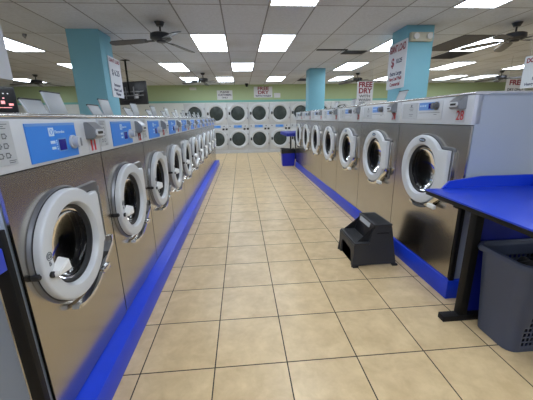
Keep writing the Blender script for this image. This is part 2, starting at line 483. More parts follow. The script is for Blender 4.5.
        text_obj('Wascomat', .016, 'icon', door, (cx, -P_ - .005, cz + R * .86), FRONT, 'badge_lettering')
        # black edge trim
    return t

# ---- control faces
def small_controls(t, W, Ht, split):
    y = -0.009
    z0 = split
    # instruction plate
    pl = box('instruction_plate', 'label_grey', t, -.400, -.302, y - .002, y + .002, z0 + .030, z0 + .190, 0)
    for gx in (-.380, -.346):
        for gz in (.135, .100, .065):
            zc = z0 + gz
            bm = bmesh.new()
            loops(bm, [[(gx - q, yy, zc - q), (gx + q, yy, zc - q), (gx + q, yy, zc - q * .3), (gx + q * 1.5, yy, zc - q * .3), (gx + q * 1.5, yy, zc + q * .3), (gx + q, yy, zc + q * .3), (gx + q, yy, zc + q), (gx - q, yy, zc + q)] for q, yy in ((.010, y - .0035), (.0065, y - .0035))])
            finish(bm, 'program_symbol', 'ink', pl, 0)
    bm = bmesh.new()
    for gz, w in ((.178, .07), (.170, .05), (.163, .06)): bbox(bm, -.388, -.388 + w, y - .0032, y - .002, z0 + gz - .0012, z0 + gz + .0012)
    for gz, w in ((.045, .035), (.038, .03)): bbox(bm, -.345, -.345 + w, y - .0032, y - .002, z0 + gz - .0012, z0 + gz + .0012)
    finish(bm, 'small_print', 'ink', pl, 0)
    # blue panel
    b = box('blue_fascia', 'panel_blue', t, -.228, .140, y - .004, y + .002, z0 + .014, z0 + .178, 0)
    box('fascia_stripe', 'panel_blue_light', b, -.228, .140, y - .0048, y - .003, z0 + .178 - .012, z0 + .178, 0)
    box('logo_plate', 'icon', b, -.085, -.047, y - .0055, y - .003, z0 + .120, z0 + .158, 0)
    bm = bmesh.new()
    A_ = [(-.066 + .012 * math.cos(a), y - .0062, z0 + .139 + .012 * math.sin(a)) for a in [2 * PI * k / 20 for k in range(20)]]
    B_ = [(-.066 + .007 * math.cos(a), y - .0062, z0 + .139 + .010 * math.sin(a)) for a in [2 * PI * k / 20 for k in range(20)]]
    loops(bm, [A_, B_]); finish(bm, 'logo_ring', 'panel_blue', b, 0)
    text_obj('Electrolux', .019, 'icon', b, (-.040, y - .0048, z0 + .137), FRONT, 'brand_lettering', 'LEFT')
    bm = bmesh.new()
    bbox(bm, -.082, -.048, y - .0052, y - .004, z0 + .086, z0 + .099); bbox(bm, -.080, -.050, y - .0052, y - .004, z0 + .060, z0 + .072)
    finish(bm, 'mode_label', 'icon', b, 0)
    bm = bmesh.new()
    for gz in (.098, .090, .082, .070, .060): bbox(bm, -.040, -.034, y - .0052, y - .004, z0 + gz - .003, z0 + gz + .003)
    finish(bm, 'indicator', 'icon', b, 0)
    bm = bmesh.new(); bbox(bm, -.028, .040, y - .0055, y - .004, z0 + .046, z0 + .108); finish(bm, 'display_border', 'panel_blue_light', b, 0)
    box('display', 'display', b, -.022, .034, y - .007, y - .005, z0 + .051, z0 + .102, 0)
    k = empty('k', (0, 0, 0)); bpy.data.objects.remove(k)
    bm = bmesh.new()
    cyl(bm, (.098, y - .008, z0 + .083), .034, .010, 'y', 28); cyl(bm, (.098, y - .026, z0 + .083), .027, .034, 'y', 28, .024)
    kn = finish(bm, 'knob', 'panel_grey', t)
    box('knob_grip', 'alu', kn, .094, .102, y - .050, y - .042, z0 + .062, z0 + .104, .002)
    coin(t, .245, .352, z0 + .085, z0 + .178, .055, 'small')
    box('number_sticker', 'panel_grey', t, .262, .360, y - .002, y + .001, z0 + .014, z0 + .078, 0)

def coin(t, x0, x1, z0, z1, p, model):
    bm = bmesh.new()
    y = -.008
    h = z1 - z0
    prof = [(y + .004, z1), (y - p * .35, z1), (y - p, z1 - h * .38), (y - p, z0 + h * .16), (y - p * .8, z0), (y + .004, z0)]
    prism(bm, prof, 'x', x0, x1)
    bmesh.ops.bevel(bm, geom=[e for e in bm.edges], offset=.004, segments=2, affect='EDGES')
    c = finish(bm, 'coin_box', 'coin_grey', t)
    zc = z0 + h * .38
    xm = (x0 + x1) / 2; wx = (x1 - x0) * .44; hz = h * .19
    n = 20
    o = [(xm + (wx - hz) * (1 if math.cos(a) > 0 else -1) + hz * math.cos(a), zc + hz * math.sin(a)) for a in [2 * PI * (k + .5) / n for k in range(n)]]
    bm = bmesh.new(); prism(bm, o, 'y', y - p - .006, y - p + .004); finish(bm, 'slot_surround', 'panel_grey', c)
    box('coin_slot', 'black', c, xm - wx * .62, xm + wx * .62, y - p - .008, y - p - .004, zc - hz * .42, zc + hz * .42, 0)
    return c

def large_controls(t, W, Ht, split):
    y = -.009; z0 = split
    # W local: x = 0 centre; viewer's left is -x
    pl = box('instruction_plate', 'label_grey', t, -.455, -.20, y - .002, y + .002, z0 + .045, z0 + .190, 0)
    bm = bmesh.new()
    for gx, gz, w in ((-.30, .150, .055), (-.30, .135, .075), (-.30, .120, .05), (-.30, .085, .07), (-.30, .070, .05)): bbox(bm, gx - w / 2, gx + w / 2, y - .0035, y - .002, z0 + gz - .002, z0 + gz + .002)
    cyl(bm, (-.30, y - .003, z0 + .165), .010, .002, 'y', 16)
    finish(bm, 'small_print', 'ink', pl, 0)
    pf = box('control_fascia', 'panel_grey', t, -.185, .165, y - .004, y + .002, z0 + .045, z0 + .195, 0)
    b = box('blue_fascia', 'panel_blue_light', t, -.165, .115, y - .006, y + .002, z0 + .118, z0 + .184, 0)
    box('display', 'display', b, -.02, .05, y - .009, y - .005, z0 + .130, z0 + .174, 0)
    bm = bmesh.new()
    for gx in (-.14, -.105, -.07): bbox(bm, gx - .011, gx + .011, y - .0075, y - .005, z0 + .150, z0 + .162)
    finish(bm, 'mode_label', 'icon', b, 0)
    bm = bmesh.new()
    cyl(bm, (.092, y - .010, z0 + .150), .034, .010, 'y', 28); cyl(bm, (.092, y - .028, z0 + .150), .027, .034, 'y', 28, .024)
    kn = finish(bm, 'knob', 'grey_rubber', t)
    box('knob_grip', 'alu', kn, .088, .096, y - .052, y - .044, z0 + .130, z0 + .172, .002)
    bm = bmesh.new(); bbox(bm, -.165, .14, y - .0052, y - .004, z0 + .095, z0 + .098); bbox(bm, .06, .10, y - .0052, y - .004, z0 + .078, z0 + .082)
    finish(bm, 'fascia_line', 'ink', pf, 0)
    coin(t, .325, .432, z0 + .115, z0 + .208, .065, 'large')
    box('number_sticker', 'label_grey', t, .333, .432, y - .002, y + .001, z0 + .018, z0 + .112, 0)

def lid_part(t, x, ydep, z, w, h, lean, name='detergent_lid'):
    """open flap hinged along local x"""
    bm = bmesh.new()
    bbox(bm, -w / 2, w / 2, -.006, .006, 0, h, .005, 2)
    bmesh.ops.rotate(bm, verts=bm.verts, cent=(0, 0, 0), matrix=Matrix.Rotation(lean, 3, 'X'))
    bmesh.ops.translate(bm, verts=bm.verts, vec=(x, ydep, z))
    o = finish(bm, name, 'lid', t)
    bm = bmesh.new()
    bbox(bm, -w / 2, w / 2, -.008, .008, h - .004, h + .004)
    bmesh.ops.rotate(bm, verts=bm.verts, cent=(0, 0, 0), matrix=Matrix.Rotation(lean, 3, 'X'))
    bmesh.ops.translate(bm, verts=bm.verts, vec=(x, ydep, z))
    finish(bm, 'lid_edge', 'rubber', o)
    return o

ORD = ['first', 'second', 'third', 'fourth', 'fifth', 'sixth', 'seventh', 'eighth', 'ninth', 'tenth', 'eleventh']
LP, LZ = 0.82, 0.16            # left washers
proto = make_washer(LP, 1.385, .92, 1.165, -.083, .766, .274, 0, 'small')
small_controls(proto, LP, 1.385, 1.165)
bm = bmesh.new(); bbox(bm, -.36, .10, .30, .56, 1.384, 1.402, .005); tr = finish(bm, 'detergent_hopper', 'lid', proto)
lid_part(proto, -.265, .40, 1.40, .20, .095, -.45)
lid_part(proto, -.045, .40, 1.40, .21, .150, -.25)
for i in range(11):
    w = proto if i == 0 else copy_tree(proto)
    w.location = (-.20, -.418 + LP * (i + .5), LZ); w.rotation_euler = (0, 0, PI / 2)
    n = 11 + i
    nl = text_obj(str(n), .078, 'red', w, (.311, -.0125, 1.165 + .046), FRONT, 'number', bold=.004, sx=1.0)
    extra = {0: 'nearest washer of the left row, numbered 11 in red, blue control panel',
             1: 'second washer from the camera in the left row, small blue control panel',
             10: 'farthest washer of the left row, beside the end of the blue plinth'}
    tag(w, extra.get(i, 'stainless front-load washer, %s from the camera in the left row' % ORD[i]), 'washing machine', 'washers in the left row')

RP, RZ, RX = 1.02, 0.17, 2.36
protoR = make_washer(RP, 1.495, .57, 1.262, .0, .855, .312, 0, 'large')
large_controls(protoR, RP, 1.495, 1.262)
for i in range(7):
    w = protoR if i == 0 else copy_tree(protoR)
    yc = .555 + RP * (i + .5) - i * .003
    w.location = (RX, yc, RZ); w.rotation_euler = (0, 0, -PI / 2)
    n = 28 - i
    text_obj(str(n), .098, 'red', w, (.382, -.0125, 1.262 + .066), FRONT, 'number', bold=.0006, sx=.85)
    extra = {0: 'nearest large washer of the right row, numbered 28 in red, beside the blue folding table',
             1: 'large stainless washer in the right row, next beyond the one numbered 28',
             6: 'farthest large washer of the right row, next to the blue bin'}
    tag(w, extra.get(i, 'large stainless front-load washer, %s from the camera in the right row' % ORD[i]), 'washing machine', 'large washers in the right row')
    if i in (1, 3, 4):
        lid_part(w, -.40 if i == 1 else -.15, .44, 1.494, .22, .17, -.35)
        if i != 1: lid_part(w, .16, .44, 1.494, .24, .12, -.75)

# plinths
def plinth(x0, x1, y0, y1, z, label, group=None):
    o = box('washer_plinth', 'blue', None, x0, x1, y0, y1, 0, z, .006)
    tag(o, label, 'plinth')
plinth(-1.14, -.10, -.41, 8.63, LZ, 'long glossy blue plinth with a wide ledge under the left washer row')
plinth(2.347, 2.95, .53, 7.70, RZ, 'long blue plinth with no ledge under the right washer row')

# ------------------------------------------------------------------ stacked dryers
def make_dryer():
    t = empty('stacked_dryer', (0, 0, 0)); hw = DP / 2 - .004
    Z = 2.15
    bm = bmesh.new(); bbox(bm, -hw, hw, .02, .95, 0, Z); finish(bm, 'cabinet', 'dryer', t, 0)
    for (z0, z1) in ((.14, 1.075), (1.25, 2.15)):
        bm = bmesh.new(); bbox(bm, -hw + .004, hw - .004, 0, .03, z0, z1, .004); finish(bm, 'front_panel', 'dryer', t)
    bm = bmesh.new(); bbox(bm, -hw + .004, hw - .004, .004, .03, .0, .132, .003); finish(bm, 'kick_panel', 'dryer', t)
    bm = bmesh.new(); bbox(bm, -hw + .004, hw - .004, -.01, .03, 1.08, 1.245, .004); cp = finish(bm, 'control_panel', 'panel_grey', t)
    box('blue_fascia', 'panel_blue_light', cp, -.20, .16, -.014, -.008, 1.115, 1.225, 0)
    box('display', 'panel_blue', cp, -.02, .12, -.017, -.012, 1.14, 1.20, 0)
    for x in (-.36, .30):
        bm = bmesh.new(); cyl(bm, (x, -.02, 1.185), .022, .03, 'y', 16); finish(bm, 'knob', 'black', cp)
    for x, z in ((.27, 1.06), (.41, 1.06)):
        o = box('coin_slot', 'black', t, x - .045, x + .045, -.02, .0, z - .04, z + .04, .003)
    for zc in (.625, 1.725):
        bm = bmesh.new()
        R = .425
        N = 48
        L = [circ(0, zc, R, 0, N), circ(0, zc, R, -.035, N), circ(0, zc, R - .02, -.05, N), circ(0, zc, R - .10, -.045, N), circ(0, zc, R - .125, -.02, N), circ(0, zc, R - .13, .0, N)]
        loops(bm, L); d = finish(bm, 'door', 'door_white', t)
        bm = bmesh.new(); loops(bm, [circ(0, zc, R - .128, -.012, N), circ(0, zc, .2, -.028, N), circ(0, zc, .004, -.034, N)], cap1=True); finish(bm, 'door_glass', 'dryer_glass', d)
        bm = bmesh.new(); bbox(bm, -R + .03, -R + .10, -.085, -.04, zc - .06, zc + .06, .01); finish(bm, 'handle', 'rubber', d)
        bm = bmesh.new(); bbox(bm, R - .03, R + .015, -.04, 0, zc + .17, zc + .25, .004); bbox(bm, R - .03, R + .015, -.04, 0, zc - .25, zc - .17, .004); finish(bm, 'hinge', 'alu', t)
    return t
M['dryer_glass'] = mat('dryer_dark_glass', (56, 64, 62), 0.2, 0.0, 0.55, 7.0, spec=.35)
pd = make_dryer()
for i in range(ND):
    d = pd if i == 0 else copy_tree(pd)
    d.location = (DX0 + DP * (i + .5), YD, 0)
    lab = {0: 'leftmost stacked dryer on the back wall, its lower half hidden by washers',
           5: 'stacked dryer on the back wall just left of the far teal column',
           6: 'stacked dryer on the back wall directly behind the far teal column',
           7: 'stacked dryer on the back wall, first to the right of the far teal column',
           8: 'rightmost stacked dryer on the back wall, right of the far teal column'}
    tag(d, lab.get(i, 'white stacked pair of dryers on the back wall, %s from the left' % ORD[i]), 'dryer', 'stacked dryers along the back wall')

# ------------------------------------------------------------------ folding tables
def table_right():
    t = tag(empty('folding_table', (2.04, -1.1, 0)), 'blue laminate folding table with raised rim beside the washer numbered 28', 'table')
    X0, X1, Y0, Y1, Z = 2.04, 2.885, -1.9, .520, .975
    ox, oy = 2.04, -1.1
    def pb(name, m, x0, x1, y0, y1, z0, z1, b=.003): return box(name, m, t, x0 - ox, x1 - ox, y0 - oy, y1 - oy, z0, z1, b)
    pb('tabletop', 'laminate', X0, X1, Y0, Y1, Z - .012, Z)
    pb('top_core', 'black_metal', X0 + .003, X1 - .003, Y0 + .003, Y1 - .003, Z - .04, Z - .0125)
    # rims along the washer side and along the back
    bm = bmesh.new()
    prism(bm, [(X0 + .12 - ox, Z), (X0 + .17 - ox, Z + .055), (X0 + .42 - ox, Z + .085), (X1 - ox, Z + .085), (X1 - ox, Z)], 'y', Y1 - .014 - oy, Y1 - oy)
    finish(bm, 'rim', 'laminate', t, 20)
    pb('rim', 'laminate', X1 - .014, X1, Y0, Y1 - .015, Z, Z + .085)
    # T frames
    for y in (.29, -1.55):
        pb('leg', 'black_metal', 2.265, 2.325, y - .03, y + .03, .04, Z - .041)
        pb('leg', 'black_metal', 2.76, 2.82, y - .03, y + .03, .04, Z - .041)
        pb('foot_rail', 'black_metal', 2.14, 2.86, y - .035, y + .03, 0, .045)
        pb('cross_rail', 'black_metal', 2.12, 2.86, y - .025, y + .025, Z - .085, Z - .041)
    pb('privacy_board', 'blue_board', 2.335, 2.75, .300, .318, .05, Z - .09)
    return t
table_right()
post = box('support_post', 'black_metal', None, 2.362, 2.400, .533, .556, .17, .934, .002)
tag(post, 'thin black upright post between the washer numbered 28 and the table', 'post')

def table_left():
    ox, oy = -.30, -1.2
    t = tag(empty('folding_table', (ox, oy, 0)), 'blue-edged folding table cut off by the left edge of the picture', 'table')
    X0, X1, Y0, Y1, Z = -1.4, -.172, -2.6, -.462, 1.085
    def pb(name, m, x0, x1, y0, y1, z0, z1, b=.003): return box(name, m, t, x0 - ox, x1 - ox, y0 - oy, y1 - oy, z0, z1, b)
    pb('tabletop', 'laminate', X0, X1, Y0, Y1 - .045, Z - .085, Z)
    for x in (-.36, -1.30):
        for y in (-2.5, ):
            pb('leg', 'black_metal', x, x + .05, y, y + .05, .0, Z - .101)
    pb('leg', 'black_metal', -.30, -.245, Y1 - 1.15, Y1 - 1.095, 0, Z - .101)
    pb('leg', 'black_metal', -1.35, -1.30, Y1 - .15, Y1 - .095, 0, Z - .101)
    return t
table_left()
post2 = box('support_post', 'black_metal', None, -.252, -.203, -.466, -.436, .0, 1.13, .002)
box('edge_strip', 'steel_edge', post2, -.259, -.2525, -.466, -.448, .0, 1.0, 0)
tag(post2, 'black upright post against the near side of the washer numbered 11', 'post')

# far right table and bin
def table_far():
    ox, oy = 2.3, 8.1
    t = tag(empty('folding_table', (ox, oy, 0)), 'small dark blue table at the far end of the right washer row', 'table')
    def pb(name, m, x0, x1, y0, y1, z0, z1, b=.003): return box(name, m, t, x0 - ox, x1 - ox, y0 - oy, y1 - oy, z0, z1, b)
    pb('tabletop', 'blue_board', 2.12, 2.74, 7.95, 9.6, .93, 1.03)
    pb('tabletop_rim', 'blue_board', 2.42, 2.74, 7.95, 7.97, 1.031, 1.10)
    for x in (2.47, 2.66):
        for y in (8.0, 9.5): pb('leg', 'black_metal', x, x + .05, y, y + .05, 0, .929)
    return t
table_far()

def bin_():
    ox, oy = 2.17, 8.05
    t = tag(empty('trash_bin', (ox, oy, 0)), 'blue rectangular bin lined with a black bag by the far dryers', 'bin')
    def rr(hx, hy, z, r=.05, n=6):
        pts = []
        for (sx, sy, a0) in ((1, 1, 0), (-1, 1, PI / 2), (-1, -1, PI), (1, -1, 3 * PI / 2)):
            for k in range(n + 1):
                a = a0 + k / n * PI / 2
                pts.append((sx * (hx - r) + r * math.cos(a), sy * (hy - r) + r * math.sin(a), z))
        return pts
    bm = bmesh.new()
    loops(bm, [rr(.185, .15, 0), rr(.195, .16, .02), rr(.225, .19, .50), rr(.21, .175, .50), rr(.18, .145, .03)], cap0=True, cap1=True)
    finish(bm, 'bin_body', 'bin_blue', t)
    bm = bmesh.new()
    L = []
    for (g, z) in ((.229, .40), (.231, .46), (.231, .53), (.224, .542), (.20, .53), (.17, .35)):
        pts = rr(g, g - .035, z)
        L.append([(x, y, z + .02 * math.sin(k * 1.9) + (.02 if z < .4 else 0) * math.sin(k * .7)) for k, (x, y, z) in enumerate(pts)])
    loops(bm, L); finish(bm, 'bin_liner', 'bag', t)
bin_()

# ------------------------------------------------------------------ step stool
def stool():
    ox, oy = 2.0, 1.385
    t = tag(empty('step_stool', (ox, oy, 0)), 'black plastic two-step stool on the tiles beside the right washers', 'step stool')
    hw = .235
    # side silhouettes (x forward is -x)
    def side(sy):
        pts = [(-.235, 0), (-.225, .10), (-.205, .235), (-.19, .25), (-.060, .255), (-.01, .41), (.0, .435), (.165, .435), (.180, .41), (.235, .02), (.245, 0), (.195, 0), (.19, .02), (-.165, .02), (-.17, 0)]
        bm = bmesh.new()
        A = []; 
        for dy in (0, .022):
            A.append([(p[0], sy * (hw - dy - p[1] * .10), p[1]) for p in pts])
        a = [bm.verts.new(q) for q in A[0]]; b = [bm.verts.new(q) for q in A[1]]
        bm.faces.new(a); bm.faces.new(b[::-1])
        for i in range(len(a)):
            j = (i + 1) % len(a); bm.faces.new((a[i], a[j], b[j], b[i]))
        bmesh.ops.triangulate(bm, faces=[f for f in bm.faces if len(f.verts) > 4])
        o = finish(bm, 'side_panel', 'stool', t, 30)
        bm = bmesh.new()
        yy = sy * (hw - .36 * .10 - .004)
        bbox(bm, .02, .15, min(yy, yy + sy * .007), max(yy, yy + sy * .007), .345, .362)
        finish(bm, 'grip_recess', 'black', o, 0)
        for fx in (-.20, .22):
            bm = bmesh.new(); bbox(bm, fx - .03, fx + .03, sy * hw - .018, sy * hw + .012, 0, .022, .006); finish(bm, 'foot', 'rubber', o)
    side(1); side(-1)
    def tread(x0, x1, z, w, name='tread'):
        bm = bmesh.new(); bbox(bm, x0, x1, -w, w, z - .022, z, .008, 3)
        n = 14
        for k in range(n):
            y = -w + .03 + (2 * w - .06) * k / (n - 1); bbox(bm, x0 + .02, x1 - .02, y - .005, y + .005, z - .002, z + .003)
        finish(bm, name, 'stool', t)
    tread(-.215, -.05, .262, .222); tread(-.015, .178, .448, .205)
    # riser panels
    bm = bmesh.new()
    A = [(-.052, .240), (-.040, .240), (.004, .435), (-.008, .435)]
    prism(bm, A, 'y', -.195, .195); rs = finish(bm, 'riser', 'black', t)
    bm = bmesh.new(); A = [(-.012, .385), (-.010, .385), (.0015, .428), (-.0045, .428)]
    A = [(-.0225, .380), (-.0185, .380), (-.0075, .428), (-.0115, .428)]
    prism(bm, A, 'y', -.10, .16); finish(bm, 'safety_sticker', 'label_grey', rs)
    # arched front apron under the lower step
    bm = bmesh.new()
    pts = [(-.225, .0), (-.225, .245), (.225, .245), (.225, 0), (.165, 0), (.155, .12), (.12, .17), (-.12, .17), (-.155, .12), (-.165, 0)]
    a = [bm.verts.new((-.222 + .0 * z, y, z)) for (y, z) in pts]; b = [bm.verts.new((-.200, y, z)) for (y, z) in pts]
    for i in range(len(a)):
        j = (i + 1) % len(a); bm.faces.new((a[i], a[j], b[j], b[i]))
    bm.faces.new(a); bm.faces.new(b[::-1]); bmesh.ops.triangulate(bm, faces=[f for f in bm.faces if len(f.verts) > 4])
    finish(bm, 'front_apron', 'stool', t, 30)
stool()

# ------------------------------------------------------------------ laundry basket
def basket():
    x0, x1, y0, y1 = 2.355, 2.80, -.075, .225
    cx, cy = (x0 + x1) / 2, (y0 + y1) / 2
    t = tag(empty('laundry_basket', (cx, cy, 0)), 'tall slate grey laundry basket with square holes under the blue table', 'laundry basket')
    hx, hy = (x1 - x0) / 2, (y1 - y0) / 2
    Ht = .63; r = .07
    # perimeter parametrised so that holes fall on straight sides
    cell = .0165
    def perim(z):
        g = .040 * z / Ht
        X, Y = hx + g, hy + g
        pts = []
        def line(p, q, n):
            for k in range(n):
                u = (k - (.34 if k % 2 else 0)) / n     # wide hole columns between narrower ribs
                pts.append((p[0] + (q[0] - p[0]) * u, p[1] + (q[1] - p[1]) * u, z))
        def arc(c, a0, n=5):
            for k in range(n): a = a0 + PI / 2 * k / n; pts.append((c[0] + r * math.cos(a), c[1] + r * math.sin(a), z))
        NX, NY = 22, 8
        arc((X - r, Y - r), 0); line((X - r, Y), (-X + r, Y), NX)
        arc((-X + r, Y - r), PI / 2); line((-X, Y - r), (-X, -Y + r), NY)
        arc((-X + r, -Y + r), PI); line((-X + r, -Y), (X - r, -Y), NX)
        arc((X - r, -Y + r), 3 * PI / 2); line((X, -Y + r), (X, Y - r), NY)
        return pts
    zs = [0.0, .012]
    z = .05
    while z < .56: zs.append(z); z += .025 if len(zs) % 2 else .013
    zs += [.575, .60, .63]
    bm = bmesh.new()
    R = loops(bm, [perim(z) for z in zs])
    bm.faces.new(R[0])
    bm.faces.ensure_lookup_table()
    # remove faces = holes on the two long sides
    kill = []
    NX, NY = 22, 8
    s1 = 5; s2 = 5 + NX + 5 + NY + 5
    for zi in range(2, len(zs) - 5, 2):
        lim = 2 * int((zs[zi] - .05) / .13)
        for base in (s1, s2):
            for k in range(1, NX - 1, 2):
                if (k < 1 + lim) if base == s2 else (k > NX - 2 - lim): continue   # slanted edge of the hole field
                i = base + k
                a = R[zi][i]; b = R[zi][i + 1]; c = R[zi + 1][i + 1]
                for f in a.link_faces:
                    if b in f.verts and c in f.verts: kill.append(f)
    bmesh.ops.delete(bm, geom=list(set(kill)), context='FACES')
    o = finish(bm, 'basket_body', 'basket', t, 40)
    md = o.modifiers.new('thickness', 'SOLIDIFY'); md.thickness = .004; md.offset = -1
    bm = bmesh.new()
    A = perim(.612)
    def off(g, z): return [(x * (1 + g / abs(hx + .04)), y * (1 + g / abs(hy + .04)), z) for x, y, _ in A]
    sag = [.012 * math.cos(x / (hx + .04) * PI) for x, y, _ in A]
    def offs(g, z): return [(p[0], p[1], p[2]) for p in off(g, z)]
    loops(bm, [offs(.003, .600), offs(.022, .600), offs(.025, .618), offs(.018, .640), offs(.0, .643), offs(-.006, .63)])
    finish(bm, 'rim', 'basket', t, 50)
    # dark clothes inside
    c = bpy.data.objects
    bm = bmesh.new()
    n = 16
    grid = [[bm.verts.new(((-1 + 2 * i / n) * math.sqrt(1 - .42 * (-1 + 2 * j / n) ** 2) * hx, (-1 + 2 * j / n) * math.sqrt(1 - .42 * (-1 + 2 * i / n) ** 2) * hy, .50 + .03 * math.sin(i * 1.3 + j * .6) + .025 * math.cos(j * 1.7 - i * .5) - .05 * ((i / n - .5) ** 2 + (j / n - .5) ** 2) * 4)) for j in range(n + 1)] for i in range(n + 1)]
    for i in range(n):
        for j in range(n): bm.faces.new((grid[i][j], grid[i + 1][j], grid[i + 1][j + 1], grid[i][j + 1]))
    bmesh.ops.translate(bm, verts=bm.verts, vec=(cx, cy, 0))
    lo = finish(bm, 'dark_laundry', 'cloth', None, 80)
    md = lo.modifiers.new('thickness', 'SOLIDIFY'); md.thickness = .03
    tag(lo, 'dark laundry heaped inside the slate grey basket', 'clothes', kind='stuff')
basket()

# ------------------------------------------------------------------ ceiling fixtures
def cell_x(k): return CX0 + CX * k
def cell_y(j): return CY0 + CY * j
pl = empty('ceiling_light', (0, 0, 0))
bm = bmesh.new()
for (a, b, c, d) in ((0, CX, 0, .022), (0, CX, CY - .022, CY), (0, .022, .022, CY - .022), (CX - .022, CX, .022, CY - .022)): bbox(bm, a, b, c, d, -.012, -.0005)
finish(bm, 'frame', 'frame_white', pl, 0)
bm = bmesh.new(); bbox(bm, .022, CX - .022, .022, CY - .022, -.009, -.001); finish(bm, 'diffuser', 'lamp', pl, 0)
lights = {  # row index j -> columns k
    -5: [-12, -6, 2, 8, 14], -4: [-2, 2], -3: [-12, -8, -2, 2, 8, 12], -1: [-8, 2, 6, 12], 1: [-6, 0, 2, 6, 9], 3: [-6, -2, 1, 6, 11, 15], 5: [-11, -2, 0, 3, 7, 10, 14, 16]}
rown = {-1: 'nearest visible row', 1: 'second row from the camera', 3: 'third row from the camera', 5: 'farthest row'}
first = True
for j, ks in lights.items():
    for q, k in enumerate(ks):
        o = pl if first else copy_tree(pl); first = False
        o.location = (cell_x(k), cell_y(j), H)
        if j < -1 : lab = 'bright ceiling light panel above and behind the viewpoint, row %s, %s from the left' % (['nearest', 'middle', 'farthest'][-j - 3], ORD[q])
        else: lab = 'bright rectangular ceiling light panel, %s, %s from the left' % (rown[j], ORD[q])
        tag(o, lab, 'ceiling light', 'ceiling light panels')
# dark tile and vents
o = box('ceiling_tile', 'dark_tile', None, cell_x(8) + .01, cell_x(9) - .01, cell_y(1) + .01, cell_y(2) - .01, H - .006, H - .0005, 0); tag(o, 'dark grey ceiling tile left of the near right light panel', 'ceiling tile')
def vent(x0, x1, y0, y1, label):
    t = tag(empty('ceiling_vent', ((x0 + x1) / 2, (y0 + y1) / 2, H)), label, 'vent', 'ceiling vents')
    hx, hy = (x1 - x0) / 2, (y1 - y0) / 2
    box('backing', 'black', t, -hx, hx, -hy, hy, -.004, -.0005, 0)
    bm = bmesh.new()
    for s in (-1, 1): bbox(bm, -hx, hx, s * hy - .01, s * hy + .01, -.014, -.0045); bbox(bm, s * hx - .01, s * hx + .01, -hy, hy, -.014, -.0045)
    finish(bm, 'frame', 'dark_tile', t, 0)
    n = max(2, int(2 * hy / .06))
    bm = bmesh.new()
    for k in range(n):
        y = -hy + 2 * hy * (k + .5) / n; bbox(bm, -hx, hx, y - .008, y + .008, -.011, -.005)
    finish(bm, 'louvre', 'dark_tile', t, 0)
vent(2.36, 3.02, 5.26, 5.33, 'narrow dark slot vent in the ceiling between the two right columns')
vent(3.02, 3.50, 5.40, 5.72, 'dark louvred ceiling vent right of the narrow slot vent')
vent(2.95, 3.50, 10.1, 10.75, 'dark far ceiling vent just left of the far teal column top')
vent(5.5, 6.1, 5.55, 6.3, 'dark ceiling vent beyond the dark ceiling tile')

# fans
def make_fan(nb=5):
    t = empty('ceiling_fan', (0, 0, 0))
    bm = bmesh.new(); cyl(bm, (0, 0, -.03), .045, .058, 'z', 24, .075); finish(bm, 'canopy', 'fan', t)
    bm = bmesh.new(); cyl(bm, (0, 0, -.10), .014, .10, 'z', 12); finish(bm, 'downrod', 'fan', t)
    bm = bmesh.new()
    prof = [(.03, -.145), (.12, -.150), (.150, -.165), (.155, -.225), (.13, -.245), (.07, -.255), (.06, -.275), (.01, -.28)]
    n = 32
    loops(bm, [[(r * math.cos(2 * PI * k / n), r * math.sin(2 * PI * k / n), z) for k in range(n)] for r, z in prof], cap0=True, cap1=True)
    finish(bm, 'motor_housing', 'fan', t)
    for k in range(nb):
        a = k * 2 * PI / nb
        R_ = Matrix.Rotation(a, 4, 'Z') @ Matrix.Translation((0, 0, -.245)) @ Matrix.Rotation(.07, 4, 'Y') @ Matrix.Rotation(.2, 4, 'X')
        bm = bmesh.new()
        bbox(bm, .10, .24, -.022, .022, -.004, .004)
        bmesh.ops.transform(bm, matrix=R_, verts=bm.verts); ir = finish(bm, 'blade_iron', 'fan', t, 0)
        bm = bmesh.new()
        pts = [(.20, -.05), (.30, -.064), (.60, -.072), (.70, -.066), (.735, -.04), (.745, 0), (.735, .04), (.70, .066), (.60, .072), (.30, .064), (.20, .05)]
        prism(bm, pts, 'z', .0045, .012)
        bmesh.ops.transform(bm, matrix=R_, verts=bm.verts); finish(bm, 'blade', 'fan_blade', t, 30)
    return t
fan = make_fan(3); fan5 = make_fan(5)
fans = [(-.46, 3.48, 180, 'dark ceiling fan nearest the camera, hanging left of the aisle lights'),
        (-.45, 8.57, 15, 'dark ceiling fan far down the aisle, left of the back wall signs'),
        (-5.5, 8.7, 40, 'dark ceiling fan at far left, left of the near teal column'),
        (4.63, 8.79, 200, 'dark ceiling fan above the hanging free dry sign'),
        (5.12, 3.39, 66, 'dark ceiling fan at right, cut by the picture edge'),
        (9.5, 8.5, 60, 'small dark ceiling fan far away at the right, above the machines')]
for i, (x, y, a, lab) in enumerate(fans):
    f = fan if i == 0 else fan5 if i == 1 else copy_tree(fan5)
    f.location = (x, y, H - .0005); f.rotation_euler = (0, 0, math.radians(a)); tag(f, lab, 'ceiling fan', 'dark ceiling fans')

